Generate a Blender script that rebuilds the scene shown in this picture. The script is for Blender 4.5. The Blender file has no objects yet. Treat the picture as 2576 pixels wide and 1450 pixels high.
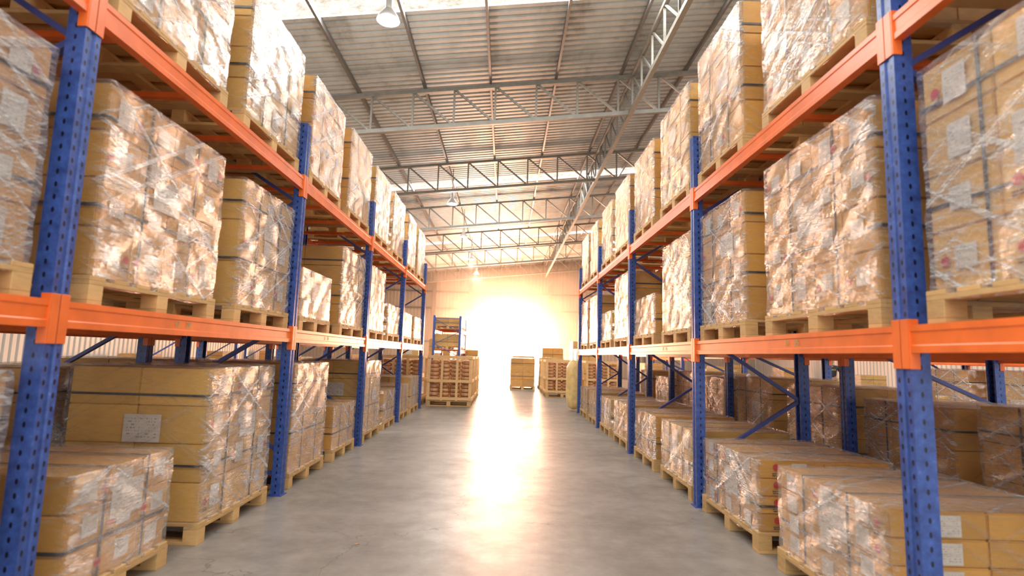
import bpy, bmesh, math, random
from mathutils import Vector, Matrix, noise
random.seed(7)
sc = bpy.context.scene
COL = sc.collection
R = math.radians

# ------------------------------------------------------------------ materials
def newmat(name):
    m = bpy.data.materials.new(name); m.use_nodes = True
    nt = m.node_tree; nt.nodes.clear()
    out = nt.nodes.new('ShaderNodeOutputMaterial')
    return m, nt, out
def N(nt, t, **kw):
    n = nt.nodes.new(t)
    for k, v in kw.items():
        if k.startswith('i_'):
            key = k[2:]
            n.inputs[int(key) if key.isdigit() else key.replace('_', ' ')].default_value = v
        else: setattr(n, k, v)
    return n
def L(nt, a, b): nt.links.new(a, b)
def ramp(nt, fac, stops):
    r = nt.nodes.new('ShaderNodeValToRGB')
    el = r.color_ramp.elements
    el[0].position, el[0].color = stops[0][0], stops[0][1]
    el[1].position, el[1].color = stops[1][0], stops[1][1]
    for p, c in stops[2:]:
        e = el.new(p); e.color = c
    L(nt, fac, r.inputs[0]); return r
def g(v): return (v, v, v, 1)
def c4(c): return (c[0], c[1], c[2], 1)
def math_(nt, op, a, b=None, c=None, clamp=False):
    n = nt.nodes.new('ShaderNodeMath'); n.operation = op; n.use_clamp = clamp
    for i, v in enumerate((a, b, c)):
        if v is None: continue
        if isinstance(v, (int, float)): n.inputs[i].default_value = v
        else: L(nt, v, n.inputs[i])
    return n.outputs[0]

def paint(name, col, rough=0.4, metal=0.0, var=0.12, scale=8, bump=0.0, spec=0.5):
    m, nt, out = newmat(name)
    p = N(nt, 'ShaderNodeBsdfPrincipled', i_Roughness=rough, i_Metallic=metal)
    p.inputs['Specular IOR Level'].default_value = spec
    tc = N(nt, 'ShaderNodeTexCoord'); nz = N(nt, 'ShaderNodeTexNoise', i_Scale=scale, i_Detail=5.0)
    L(nt, tc.outputs['Object'], nz.inputs['Vector'])
    lo = [max(0, x*(1-var)) for x in col]; hi = [min(1, x*(1+var)) for x in col]
    r = ramp(nt, nz.outputs[0], [(0.3, c4(lo)), (0.7, c4(hi))])
    L(nt, r.outputs[0], p.inputs['Base Color'])
    if bump:
        b = N(nt, 'ShaderNodeBump', i_Strength=bump, i_Distance=0.01)
        L(nt, nz.outputs[0], b.inputs['Height']); L(nt, b.outputs[0], p.inputs['Normal'])
    L(nt, p.outputs[0], out.inputs[0]); return m

def cardboard(name, col):
    m, nt, out = newmat(name)
    p = N(nt, 'ShaderNodeBsdfPrincipled', i_Roughness=0.6)
    geo = N(nt, 'ShaderNodeNewGeometry'); oi = N(nt, 'ShaderNodeObjectInfo')
    tc = N(nt, 'ShaderNodeTexCoord')
    rnd = math_(nt, 'FRACT', math_(nt, 'ADD', geo.outputs['Random Per Island'], oi.outputs['Random']))
    nz = N(nt, 'ShaderNodeTexNoise', i_Scale=5.0, i_Detail=6.0)
    L(nt, tc.outputs['Object'], nz.inputs['Vector'])
    mix = math_(nt, 'ADD', math_(nt, 'MULTIPLY', rnd, 0.45), math_(nt, 'MULTIPLY', nz.outputs[0], 0.6))
    a = [x*0.72 for x in col]; b = [min(1, x*1.22) for x in col]
    r = ramp(nt, mix, [(0.1, c4(a)), (0.95, c4(b))])
    L(nt, r.outputs[0], p.inputs['Base Color'])
    L(nt, p.outputs[0], out.inputs[0]); return m

def wood(name, col, axis=1):
    m, nt, out = newmat(name)
    p = N(nt, 'ShaderNodeBsdfPrincipled', i_Roughness=0.65)
    geo = N(nt, 'ShaderNodeNewGeometry')
    tc = N(nt, 'ShaderNodeTexCoord'); mp = N(nt, 'ShaderNodeMapping')
    mp.inputs['Scale'].default_value = (6, 6, 25) if axis == 1 else (6, 6, 6)
    L(nt, tc.outputs['Object'], mp.inputs[0])
    nz = N(nt, 'ShaderNodeTexNoise', i_Scale=2.0, i_Detail=6.0, i_Distortion=0.6)
    L(nt, mp.outputs[0], nz.inputs['Vector'])
    mix = math_(nt, 'ADD', math_(nt, 'MULTIPLY', geo.outputs['Random Per Island'], 0.4), math_(nt, 'MULTIPLY', nz.outputs[0], 0.6))
    r = ramp(nt, mix, [(0.1, c4([x*0.6 for x in col])), (0.8, c4([min(1, x*1.15) for x in col]))])
    L(nt, r.outputs[0], p.inputs['Base Color'])
    L(nt, p.outputs[0], out.inputs[0]); return m

def film_mat():
    m, nt, out = newmat('stretch_film_clear')
    uv = N(nt, 'ShaderNodeUVMap'); oi = N(nt, 'ShaderNodeObjectInfo')
    off = N(nt, 'ShaderNodeCombineXYZ')
    L(nt, math_(nt, 'MULTIPLY', oi.outputs['Random'], 17.0), off.inputs[0])
    L(nt, math_(nt, 'MULTIPLY', oi.outputs['Random'], 9.0), off.inputs[1])
    add = N(nt, 'ShaderNodeVectorMath', operation='ADD')
    L(nt, uv.outputs[0], add.inputs[0]); L(nt, off.outputs[0], add.inputs[1])
    def streak(ang, sx, sy, lo, hi, dist=0.3, det=4.0):
        rot = N(nt, 'ShaderNodeVectorRotate', rotation_type='Z_AXIS'); rot.inputs['Angle'].default_value = R(ang)
        L(nt, add.outputs[0], rot.inputs[0])
        mp = N(nt, 'ShaderNodeMapping'); mp.inputs['Scale'].default_value = (sx, sy, 1)
        L(nt, rot.outputs[0], mp.inputs[0])
        nz = N(nt, 'ShaderNodeTexNoise', i_Scale=1.0, i_Detail=det, i_Roughness=0.6, i_Distortion=dist)
        L(nt, mp.outputs[0], nz.inputs['Vector'])
        mr = N(nt, 'ShaderNodeMapRange', clamp=True)
        mr.inputs[1].default_value = lo; mr.inputs[2].default_value = hi
        L(nt, nz.outputs[0], mr.inputs[0]); return mr.outputs[0], nz.outputs[0]
    a, ha = streak(33, 0.35, 19, 0.57, 0.63, 0.12)
    b, hb = streak(-30, 0.35, 20, 0.57, 0.63, 0.12)
    c, hc = streak(4, 1.0, 46, 0.53, 0.65, 0.2)
    d, hd = streak(10, 5, 14, 0.59, 0.69, 1.0)
    e, he = streak(-9, 5, 90, 0.47, 0.66)
    f, hf = streak(12, 9, 55, 0.52, 0.64, 1.2)
    zone = N(nt, 'ShaderNodeTexNoise', i_Scale=1.6, i_Detail=2.0); L(nt, add.outputs[0], zone.inputs['Vector'])
    zn = N(nt, 'ShaderNodeMapRange', clamp=True); zn.inputs[1].default_value = 0.35; zn.inputs[2].default_value = 0.60; zn.inputs[3].default_value = 0.4
    L(nt, zone.outputs[0], zn.inputs[0])
    s = math_(nt, 'ADD', math_(nt, 'MULTIPLY', math_(nt, 'MAXIMUM', a, b), 1.05), math_(nt, 'MULTIPLY', math_(nt, 'ADD', c, d), 0.6))
    s = math_(nt, 'ADD', s, math_(nt, 'MULTIPLY', math_(nt, 'ADD', e, f), 0.55))
    s = math_(nt, 'MULTIPLY', s, zn.outputs[0])
    tc = N(nt, 'ShaderNodeTexCoord'); sep = N(nt, 'ShaderNodeSeparateXYZ'); L(nt, tc.outputs['Normal'], sep.inputs[0])
    nx = math_(nt, 'MAXIMUM', math_(nt, 'ABSOLUTE', sep.outputs[0]), math_(nt, 'MULTIPLY', math_(nt, 'ABSOLUTE', sep.outputs[2]), 0.8))
    side = math_(nt, 'MULTIPLY_ADD', nx, 0.82, 0.18)  # white sheen painted into the film by face direction, faint on end faces
    s = math_(nt, 'MULTIPLY', s, side)
    fac = math_(nt, 'MULTIPLY_ADD', s, 0.68, 0.02)
    fac = math_(nt, 'MINIMUM', fac, 0.9)
    hsum = math_(nt, 'ADD', math_(nt, 'ADD', ha, hb), math_(nt, 'ADD', hc, math_(nt, 'ADD', hd, math_(nt, 'MULTIPLY', math_(nt, 'ADD', he, hf), 0.7))))
    bump = N(nt, 'ShaderNodeBump', i_Strength=1.0, i_Distance=0.06); L(nt, hsum, bump.inputs['Height'])
    tr = N(nt, 'ShaderNodeBsdfTransparent')
    gl = N(nt, 'ShaderNodeBsdfGlossy', i_Roughness=0.07); gl.inputs['Color'].default_value = (1, 0.99, 0.98, 1)
    L(nt, bump.outputs[0], gl.inputs['Normal'])
    df = N(nt, 'ShaderNodeBsdfPrincipled', i_Roughness=0.14); df.inputs['Base Color'].default_value = (0.95, 0.94, 0.92, 1)
    df.inputs['Specular IOR Level'].default_value = 1.0
    L(nt, bump.outputs[0], df.inputs['Normal'])
    m1 = N(nt, 'ShaderNodeMixShader'); L(nt, math_(nt, 'MULTIPLY_ADD', side, 0.19, 0.02), m1.inputs[0])
    L(nt, tr.outputs[0], m1.inputs[1]); L(nt, gl.outputs[0], m1.inputs[2])
    m2 = N(nt, 'ShaderNodeMixShader'); L(nt, fac, m2.inputs[0]); L(nt, m1.outputs[0], m2.inputs[1]); L(nt, df.outputs[0], m2.inputs[2])
    L(nt, m2.outputs[0], out.inputs[0]); return m

def post_mat():
    m, nt, out = newmat('perforated_blue_steel')
    p = N(nt, 'ShaderNodeBsdfPrincipled', i_Roughness=0.35)
    tc = N(nt, 'ShaderNodeTexCoord'); sep = N(nt, 'ShaderNodeSeparateXYZ'); L(nt, tc.outputs['Object'], sep.inputs[0])
    sn = N(nt, 'ShaderNodeSeparateXYZ'); L(nt, tc.outputs['Normal'], sn.inputs[0])
    zf = math_(nt, 'SUBTRACT', math_(nt, 'FRACT', math_(nt, 'DIVIDE', sep.outputs[2], 0.06)), 0.5)
    zd = math_(nt, 'DIVIDE', math_(nt, 'MULTIPLY', zf, 0.06), 0.013)
    ya = math_(nt, 'DIVIDE', math_(nt, 'SUBTRACT', math_(nt, 'ABSOLUTE', sep.outputs[1]), 0.03), 0.0075)
    da = math_(nt, 'ADD', math_(nt, 'MULTIPLY', zd, zd), math_(nt, 'MULTIPLY', ya, ya))
    xa = math_(nt, 'DIVIDE', math_(nt, 'ADD', sep.outputs[0], 0.0), 0.007)
    db = math_(nt, 'ADD', math_(nt, 'MULTIPLY', zd, zd), math_(nt, 'MULTIPLY', xa, xa))
    ha = math_(nt, 'MULTIPLY', math_(nt, 'LESS_THAN', da, 1.0), math_(nt, 'GREATER_THAN', math_(nt, 'ABSOLUTE', sn.outputs[0]), 0.7))
    hb = math_(nt, 'MULTIPLY', math_(nt, 'LESS_THAN', db, 1.0), math_(nt, 'GREATER_THAN', math_(nt, 'ABSOLUTE', sn.outputs[1]), 0.7))
    hole = math_(nt, 'MAXIMUM', ha, hb)
    nz = N(nt, 'ShaderNodeTexNoise', i_Scale=18.0, i_Detail=8.0, i_Roughness=0.7); L(nt, tc.outputs['Object'], nz.inputs['Vector'])
    r = ramp(nt, nz.outputs[0], [(0.35, (0.026, 0.056, 0.22, 1)), (0.62, (0.05, 0.115, 0.42, 1)), (0.72, (0.15, 0.21, 0.47, 1))])
    mx = N(nt, 'ShaderNodeMix', data_type='RGBA'); L(nt, hole, mx.inputs[0]); L(nt, r.outputs[0], mx.inputs[6]); mx.inputs[7].default_value = (0.006, 0.009, 0.03, 1)
    L(nt, mx.outputs[2], p.inputs['Base Color'])
    L(nt, p.outputs[0], out.inputs[0]); return m

def label_mat(name):
    m, nt, out = newmat(name)
    p = N(nt, 'ShaderNodeBsdfPrincipled', i_Roughness=0.5)
    uv = N(nt, 'ShaderNodeUVMap'); sep = N(nt, 'ShaderNodeSeparateXYZ'); L(nt, uv.outputs[0], sep.inputs[0])
    u, v = sep.outputs[0], sep.outputs[1]
    row = math_(nt, 'FLOOR', math_(nt, 'MULTIPLY', v, 9.0))
    rf = math_(nt, 'FRACT', math_(nt, 'MULTIPLY', v, 9.0))
    inrow = math_(nt, 'MULTIPLY', math_(nt, 'GREATER_THAN', rf, 0.4), math_(nt, 'LESS_THAN', rf, 0.8))
    cmb = N(nt, 'ShaderNodeCombineXYZ'); L(nt, math_(nt, 'MULTIPLY', u, 22.0), cmb.inputs[0]); L(nt, math_(nt, 'MULTIPLY', row, 3.7), cmb.inputs[1])
    nz = N(nt, 'ShaderNodeTexNoise', i_Scale=1.0, i_Detail=1.0); L(nt, cmb.outputs[0], nz.inputs['Vector'])
    ink = math_(nt, 'MULTIPLY', inrow, math_(nt, 'GREATER_THAN', nz.outputs[0], 0.55))
    inn = math_(nt, 'MULTIPLY', math_(nt, 'LESS_THAN', math_(nt, 'ABSOLUTE', math_(nt, 'SUBTRACT', u, 0.5)), 0.42),
                math_(nt, 'LESS_THAN', math_(nt, 'ABSOLUTE', math_(nt, 'SUBTRACT', v, 0.5)), 0.42))
    ink = math_(nt, 'MULTIPLY', ink, inn)
    mx = N(nt, 'ShaderNodeMix', data_type='RGBA'); L(nt, math_(nt, 'MULTIPLY', ink, 0.6), mx.inputs[0])
    mx.inputs[6].default_value = (0.64, 0.59, 0.52, 1); mx.inputs[7].default_value = (0.08, 0.08, 0.1, 1)
    L(nt, mx.outputs[2], p.inputs['Base Color']); L(nt, p.outputs[0], out.inputs[0]); return m

def emis(name, col, s, dirt=False):
    m, nt, out = newmat(name)
    e = N(nt, 'ShaderNodeEmission', i_Strength=s); e.inputs[0].default_value = c4(col)
    if dirt:
        tc = N(nt, 'ShaderNodeTexCoord'); nz = N(nt, 'ShaderNodeTexNoise', i_Scale=4.0, i_Detail=8.0, i_Roughness=0.8)
        L(nt, tc.outputs['Object'], nz.inputs['Vector'])
        r = ramp(nt, nz.outputs[0], [(0.35, (0.62, 0.50, 0.36, 1)), (0.52, c4(col))]); L(nt, r.outputs[0], e.inputs[0])
    L(nt, e.outputs[0], out.inputs[0]); return m

def floor_mat():
    m, nt, out = newmat('polished_concrete')
    p = N(nt, 'ShaderNodeBsdfPrincipled'); p.inputs['Specular IOR Level'].default_value = 0.45
    tc = N(nt, 'ShaderNodeTexCoord')
    n1 = N(nt, 'ShaderNodeTexNoise', i_Scale=0.8, i_Detail=9.0, i_Roughness=0.6)
    n2 = N(nt, 'ShaderNodeTexNoise', i_Scale=4.0, i_Detail=9.0, i_Roughness=0.7)
    L(nt, tc.outputs['Object'], n1.inputs['Vector']); L(nt, tc.outputs['Object'], n2.inputs['Vector'])
    s = math_(nt, 'ADD', math_(nt, 'MULTIPLY', n1.outputs[0], 0.55), math_(nt, 'MULTIPLY', n2.outputs[0], 0.45))
    r = ramp(nt, s, [(0.37, (0.19, 0.168, 0.145, 1)), (0.5, (0.265, 0.24, 0.212, 1)), (0.61, (0.34, 0.312, 0.282, 1))])
    mp = N(nt, 'ShaderNodeMapping'); mp.inputs['Scale'].default_value = (1.2, 30, 1); mp.inputs['Rotation'].default_value = (0, 0, R(62))
    L(nt, tc.outputs['Object'], mp.inputs[0]); n3 = N(nt, 'ShaderNodeTexNoise', i_Scale=1.0, i_Detail=3.0, i_Distortion=0.8); L(nt, mp.outputs[0], n3.inputs['Vector'])
    scr = ramp(nt, n3.outputs[0], [(0.66, g(0)), (0.74, g(1))])
    mx0 = N(nt, 'ShaderNodeMix', data_type='RGBA'); L(nt, math_(nt, 'MULTIPLY', scr.outputs[0], 0.3), mx0.inputs[0]); L(nt, r.outputs[0], mx0.inputs[6]); mx0.inputs[7].default_value = (0.5, 0.47, 0.43, 1)
    n4 = N(nt, 'ShaderNodeTexNoise', i_Scale=1.7, i_Detail=4.0, i_Distortion=1.5); L(nt, tc.outputs['Object'], n4.inputs['Vector'])
    st = ramp(nt, n4.outputs[0], [(0.63, g(0)), (0.72, g(1))])
    mx1 = N(nt, 'ShaderNodeMix', data_type='RGBA'); L(nt, math_(nt, 'MULTIPLY', st.outputs[0], 0.22), mx1.inputs[0]); L(nt, mx0.outputs[2], mx1.inputs[6]); mx1.inputs[7].default_value = (0.13, 0.115, 0.10, 1)
    vo = N(nt, 'ShaderNodeTexVoronoi', feature='DISTANCE_TO_EDGE', i_Scale=0.35)
    ds = N(nt, 'ShaderNodeTexNoise', i_Scale=2.5, i_Detail=5.0); L(nt, tc.outputs['Object'], ds.inputs['Vector'])
    va = N(nt, 'ShaderNodeVectorMath', operation='MULTIPLY_ADD'); va.inputs[1].default_value = (0.7, 0.7, 0.7)
    L(nt, ds.outputs[1], va.inputs[0]); L(nt, tc.outputs['Object'], va.inputs[2]); L(nt, va.outputs[0], vo.inputs['Vector'])
    crack = math_(nt, 'LESS_THAN', vo.outputs[0], 0.0016)
    mx = N(nt, 'ShaderNodeMix', data_type='RGBA'); L(nt, math_(nt, 'MULTIPLY', crack, 0.5), mx.inputs[0]); L(nt, mx1.outputs[2], mx.inputs[6]); mx.inputs[7].default_value = (0.08, 0.07, 0.06, 1)
    L(nt, mx.outputs[2], p.inputs['Base Color'])
    rr = ramp(nt, s, [(0.38, g(0.44)), (0.6, g(0.30))]); L(nt, rr.outputs[0], p.inputs['Roughness'])
    b = N(nt, 'ShaderNodeBump', i_Strength=0.06, i_Distance=0.01); L(nt, n1.outputs[0], b.inputs['Height']); L(nt, b.outputs[0], p.inputs['Normal'])
    L(nt, p.outputs[0], out.inputs[0]); return m

def ceil_mat():
    m, nt, out = newmat('weathered_roof_sheet')
    p = N(nt, 'ShaderNodeBsdfPrincipled', i_Roughness=0.5)
    tc = N(nt, 'ShaderNodeTexCoord'); mp = N(nt, 'ShaderNodeMapping'); mp.inputs['Scale'].default_value = (1.2, 0.25, 1)
    L(nt, tc.outputs['Object'], mp.inputs[0])
    n1 = N(nt, 'ShaderNodeTexNoise', i_Scale=0.7, i_Detail=8.0, i_Roughness=0.65); L(nt, mp.outputs[0], n1.inputs['Vector'])
    n2 = N(nt, 'ShaderNodeTexNoise', i_Scale=3.0, i_Detail=8.0, i_Roughness=0.7); L(nt, tc.outputs['Object'], n2.inputs['Vector'])
    s = math_(nt, 'ADD', math_(nt, 'MULTIPLY', n1.outputs[0], 0.65), math_(nt, 'MULTIPLY', n2.outputs[0], 0.35))
    r = ramp(nt, s, [(0.33, (0.20, 0.195, 0.18, 1)), (0.45, (0.42, 0.45, 0.45, 1)), (0.65, (0.55, 0.60, 0.61, 1))])
    L(nt, r.outputs[0], p.inputs['Base Color']); L(nt, p.outputs[0], out.inputs[0]); return m

M_card = cardboard('cardboard', (0.64, 0.325, 0.055))
M_card2 = cardboard('cardboard_light', (0.70, 0.41, 0.10))
M_wood = wood('pallet_pine', (0.68, 0.43, 0.18))
M_crate = wood('crate_pine', (0.80, 0.52, 0.24))
M_film = film_mat()
M_blue = post_mat()
M_brace = paint('blue_brace_paint', (0.055, 0.08, 0.30), 0.4)
M_orange = paint('orange_beam_paint', (0.86, 0.17, 0.03), 0.35, var=0.12, scale=7)
M_label = label_mat('printed_paper_label')
M_strap = paint('black_strapping', (0.03, 0.035, 0.04), 0.35)
M_red = paint('red_print', (0.55, 0.03, 0.03), 0.6)
M_ink = paint('dark_print', (0.08, 0.05, 0.04), 0.6)
M_green = paint('green_marker', (0.22, 0.42, 0.22), 0.5)
M_floor = floor_mat()
M_ceil = ceil_mat()
M_steel = paint('truss_paint', (0.22, 0.215, 0.19), 0.5)
M_purl = paint('purlin_dark', (0.14, 0.135, 0.13), 0.5)
M_wall = paint('cream_cladding', (0.52, 0.46, 0.38), 0.5, var=0.1, scale=0.6)
M_wallp = paint('painted_wall', (0.60, 0.57, 0.52), 0.6, var=0.06, scale=0.5)
M_sky = emis('translucent_skylight', (1.0, 0.94, 0.84), 1.05, True)
M_day = emis('daylight_yard', (1.0, 0.86, 0.74), 12.0)
M_bulb = emis('lamp_bulb', (0.9, 1.0, 0.95), 6.0)
M_alu = paint('spun_aluminium', (0.8, 0.82, 0.82), 0.35, metal=0.3, var=0.05)
M_dark = paint('dark_rubber', (0.03, 0.03, 0.03), 0.6)
M_roll = paint('red_brown_rolls', (0.58, 0.31, 0.15), 0.45, var=0.35)
M_yel = paint('yellow_sack', (0.85, 0.62, 0.25), 0.4, var=0.15)
M_bluep = paint('blue_panel', (0.05, 0.16, 0.5), 0.5)

# ------------------------------------------------------------------ helpers
def addbox(bm, cx, cy, cz, sx, sy, sz, mi=0):
    vs = [bm.verts.new((cx+a*sx/2, cy+b*sy/2, cz+c*sz/2)) for a in (-1, 1) for b in (-1, 1) for c in (-1, 1)]
    for f in ((0, 1, 3, 2), (4, 6, 7, 5), (0, 4, 5, 1), (2, 3, 7, 6), (0, 2, 6, 4), (1, 5, 7, 3)):
        fc = bm.faces.new([vs[i] for i in f]); fc.material_index = mi
def mesh_from(name, bm, mats, smooth=False):
    bmesh.ops.recalc_face_normals(bm, faces=bm.faces[:])
    me = bpy.data.meshes.new(name); bm.to_mesh(me); bm.free()
    for m in (mats if isinstance(mats, (list, tuple)) else [mats]): me.materials.append(m)
    if smooth:
        for p in me.polygons: p.use_smooth = True
    return me
def boxes_mesh(name, bl, mat, bevel=0.0):
    bm = bmesh.new()
    for b in bl: addbox(bm, *b)
    if bevel: bmesh.ops.bevel(bm, geom=bm.edges[:], offset=bevel, segments=1, affect='EDGES')
    return mesh_from(name, bm, mat)
def obj(name, me, loc=(0, 0, 0), parent=None, rot=(0, 0, 0), label=None, category=None, group=None, kind=None):
    o = bpy.data.objects.new(name, me); COL.objects.link(o)
    o.location = loc; o.rotation_euler = rot
    if parent is not None: o.parent = parent
    if label: o['label'] = label
    if category: o['category'] = category
    if group: o['group'] = group
    if kind: o['kind'] = kind
    return o
def addbar(bm, p, q, w, h=None, mi=0):
    h = h or w
    p = Vector(p); q = Vector(q); d = q-p; z = d.normalized()
    x = z.cross(Vector((0, 1, 0)))
    if x.length < 1e-3: x = z.cross(Vector((1, 0, 0)))
    x.normalize(); y = z.cross(x)
    vs = []
    for c in (p, q):
        for a, b in ((-1, -1), (1, -1), (1, 1), (-1, 1)): vs.append(bm.verts.new(c + x*a*w/2 + y*b*h/2))
    for f in ((0, 1, 2, 3), (4, 5, 6, 7), (0, 1, 5, 4), (1, 2, 6, 5), (2, 3, 7, 6), (3, 0, 4, 7)):
        bm.faces.new([vs[i] for i in f]).material_index = mi
def bar_mesh(name, p, q, w, mat, h=None):
    bm = bmesh.new(); addbar(bm, p, q, w, h or w); return mesh_from(name, bm, mat)
def lathe(name, prof, mat, seg=24, smooth=True):
    bm = bmesh.new(); rings = []
    for r, z in prof:
        rings.append([bm.verts.new((r*math.cos(2*math.pi*i/seg), r*math.sin(2*math.pi*i/seg), z)) for i in range(seg)])
    for a, b in zip(rings, rings[1:]):
        for i in range(seg): bm.faces.new((a[i], a[(i+1) % seg], b[(i+1) % seg], b[i]))
    return mesh_from(name, bm, mat, smooth)
def extrude_profile_y(name, pts, length, mat):
    bm = bmesh.new()
    a = [bm.verts.new((x, 0, z)) for x, z in pts]; b = [bm.verts.new((x, length, z)) for x, z in pts]
    n = len(pts)
    for i in range(n): bm.faces.new((a[i], a[(i+1) % n], b[(i+1) % n], b[i]))
    bm.faces.new(a); bm.faces.new(b)
    return mesh_from(name, bm, mat)
def extrude_profile_z(name, pts, z0, z1, mat):
    bm = bmesh.new()
    a = [bm.verts.new((x, y, z0)) for x, y in pts]; b = [bm.verts.new((x, y, z1)) for x, y in pts]
    n = len(pts)
    for i in range(n): bm.faces.new((a[i], a[(i+1) % n], b[(i+1) % n], b[i]))
    bm.faces.new(a); bm.faces.new(b)
    return mesh_from(name, bm, mat)

# ------------------------------------------------------------------ layout constants
XL, XR = 2.08, 1.87
YS = [-0.3, 2.55, 5.40, 8.25, 11.10, 13.95]
LV = [1.54, 3.04]
POST_H = 3.6
X0, X1, YB, YF = -15.0, 18.0, 40.0, -7.0
SL = 0.11
def roofz(x): return 7.78 + SL*x

# ------------------------------------------------------------------ setting
bm = bmesh.new(); addbox(bm, (X0+X1)/2, 18, -0.1, X1-X0+6, 62, 0.2)
obj('floor', mesh_from('floor', bm, M_floor), kind='structure')
SKY_Y = [(-0.7, 0.3), (8.85, 9.55), (19.5, 20.15), (29.65, 30.3)]  # first strip is out of view, added to bring in light
ys = [YF] + [y for a in SKY_Y for y in a] + [YB+0.1]
bmc = bmesh.new()
for k in range(0, len(ys), 2):
    prev = None; y = ys[k]; seq = []
    while y < ys[k+1]:
        seq += [(y, 0), (y+0.10, 0), (y+0.12, 0.03), (y+0.18, 0.03)]; y += 0.2
    for a, o in seq:
        a = min(a, ys[k+1])
        v = (bmc.verts.new((X0, a, roofz(X0)+o)), bmc.verts.new((X1, a, roofz(X1)+o)))
        if prev: bmc.faces.new((prev[0], prev[1], v[1], v[0]))
        prev = v
obj('ceiling', mesh_from('ceiling', bmc, M_ceil), kind='structure')
for i, (a, b) in enumerate(SKY_Y):
    bm = bmesh.new()
    bm.faces.new([bm.verts.new(p) for p in ((X0, a-0.03, roofz(X0)+0.06), (X1, a-0.03, roofz(X1)+0.06), (X1, b+0.03, roofz(X1)+0.06), (X0, b+0.03, roofz(X0)+0.06))])
    obj('window_%d' % (i+1), mesh_from('skylight', bm, M_sky), kind='structure', label='translucent roof skylight strip')

DX0, DX1, DZ = -2.15, 2.6, 4.05
bmw = bmesh.new()
def wall_seg(xa, xb, za, zb_fn):
    x = xa; prev = None
    while x < xb+1e-6:
        for dx, o in ((0, 0), (0.15, 0), (0.17, -0.04), (0.23, -0.04)):
            xx = min(x+dx, xb)
            v = (bmw.verts.new((xx, YB+o, za)), bmw.verts.new((xx, YB+o, zb_fn(xx))))
            if prev: bmw.faces.new((prev[0], prev[1], v[1], v[0]))
            prev = v
        x += 0.25
wall_seg(X0, DX0, 0, lambda x: roofz(x)); wall_seg(DX1, X1, 0, lambda x: roofz(x)); wall_seg(DX0, DX1, DZ, lambda x: roofz(x))
obj('wall_back', mesh_from('wall_back', bmw, M_wall), kind='structure')
for nm, x in (('wall_left', X0), ('wall_right', X1)):
    bm = bmesh.new(); y = YF; prev = None
    while y < YB:
        for dy, o in ((0, 0), (0.15, 0), (0.17, 0.04), (0.23, 0.04)):
            yy = min(y+dy, YB); xx = x + (o if x < 0 else -o)
            v = (bm.verts.new((xx, yy, 0)), bm.verts.new((xx, yy, roofz(x))))
            if prev: bm.faces.new((prev[0], prev[1], v[1], v[0]))
            prev = v
        y += 0.25
    obj(nm, mesh_from(nm, bm, M_wallp), kind='structure')
obj('door_1', boxes_mesh('door_frame', [(DX0-0.08, YB-0.08, DZ/2, 0.16, 0.1, DZ), (DX1+0.08, YB-0.08, DZ/2, 0.16, 0.1, DZ), ((DX0+DX1)/2, YB-0.1, DZ+0.12, DX1-DX0+0.4, 0.16, 0.24)], M_steel), kind='structure', label='open steel loading door frame')
k = 1
for z in (2.2, 4.6, 5.8):
    for xa, xb in (((X0+0.1, DX0-0.2), (DX1+0.2, X1-0.1)) if z < 4.2 else ((X0+0.1, X1-0.1),)):
        obj('trim_%d' % k, boxes_mesh('girt', [((xa+xb)/2, YB-0.085, z, xb-xa, 0.07, 0.1)], M_steel), kind='structure'); k += 1
bm = bmesh.new(); bm.faces.new([bm.verts.new(p) for p in ((-9, 44, 0.02), (9, 44, 0.02), (9, 44, 7), (-9, 44, 7))])
obj('bright_sky_beyond', mesh_from('bright_sky_beyond', bm, M_day), kind='structure', label='overexposed daylight beyond the loading door')
colm = boxes_mesh('column', [(0, 0, 3.2, 0.2, 0.02, 6.4), (0, 0.14, 3.2, 0.2, 0.02, 6.4), (0, 0.07, 3.2, 0.02, 0.14, 6.4)], M_steel)
for x in (-9, -5.2, -2.6, 3.1, 5.6, 10):
    o = obj('steel_column', colm, (x, YB-0.36, 0), label='grey steel I-section column on the cladding wall', category='column', group='end wall columns')

# trusses
TY = [2.3, 7.3, 12.3, 17.25, 22.2, 27.3, 32.2, 37.3]
DEP = 0.88
PAN = 0.95
vert_me = bar_mesh('web_member', (0, 0, 0), (0, 0, DEP), 0.045, M_steel)
diag_me = bar_mesh('web_member', (0, 0, DEP), (PAN, 0, SL*PAN), 0.045, M_steel)
def zb(x): return 6.72 + SL*x
cm = [bar_mesh('chord', (X0+0.1, 0, zb(X0+0.1)+d), (X1-0.1, 0, zb(X1-0.1)+d), 0.09, M_steel) for d in (0, DEP)]
bm = bmesh.new(); vis = []
x = X0+0.35
while x < X1-PAN:
    if -5.0 <= x <= 5.6: vis.append(x)
    else:
        addbar(bm, (x, 0, zb(x)), (x, 0, zb(x)+DEP), 0.04); addbar(bm, (x, 0, zb(x)+DEP), (x+PAN, 0, zb(x+PAN)), 0.04)
    x += PAN
rest_me = mesh_from('web_bracing', bm, M_steel)
for ty in TY:
    t = obj('roof_truss', None, (0, ty, 0), label='grey painted steel lattice truss spanning under the roof', category='roof truss', group='roof trusses')
    obj('bottom_chord', cm[0], (0, 0, 0), t); obj('top_chord', cm[1], (0, 0, 0), t)
    obj('web_bracing', rest_me, (0, 0, 0), t, kind='stuff')
    for x in vis:
        obj('web_member', vert_me, (x, 0, zb(x)), t); obj('web_member', diag_me, (x, 0, zb(x)), t)
GX = 2.68
gt = obj('longitudinal_truss', None, (GX, 0, zb(GX)), label='grey steel lattice girder running the length of the hall', category='roof truss')
obj('bottom_chord', bar_mesh('chord_l', (0, YF, -0.02), (0, YB-0.4, -0.02), 0.09, M_steel), (0.05, 0, 0), gt)
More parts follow.
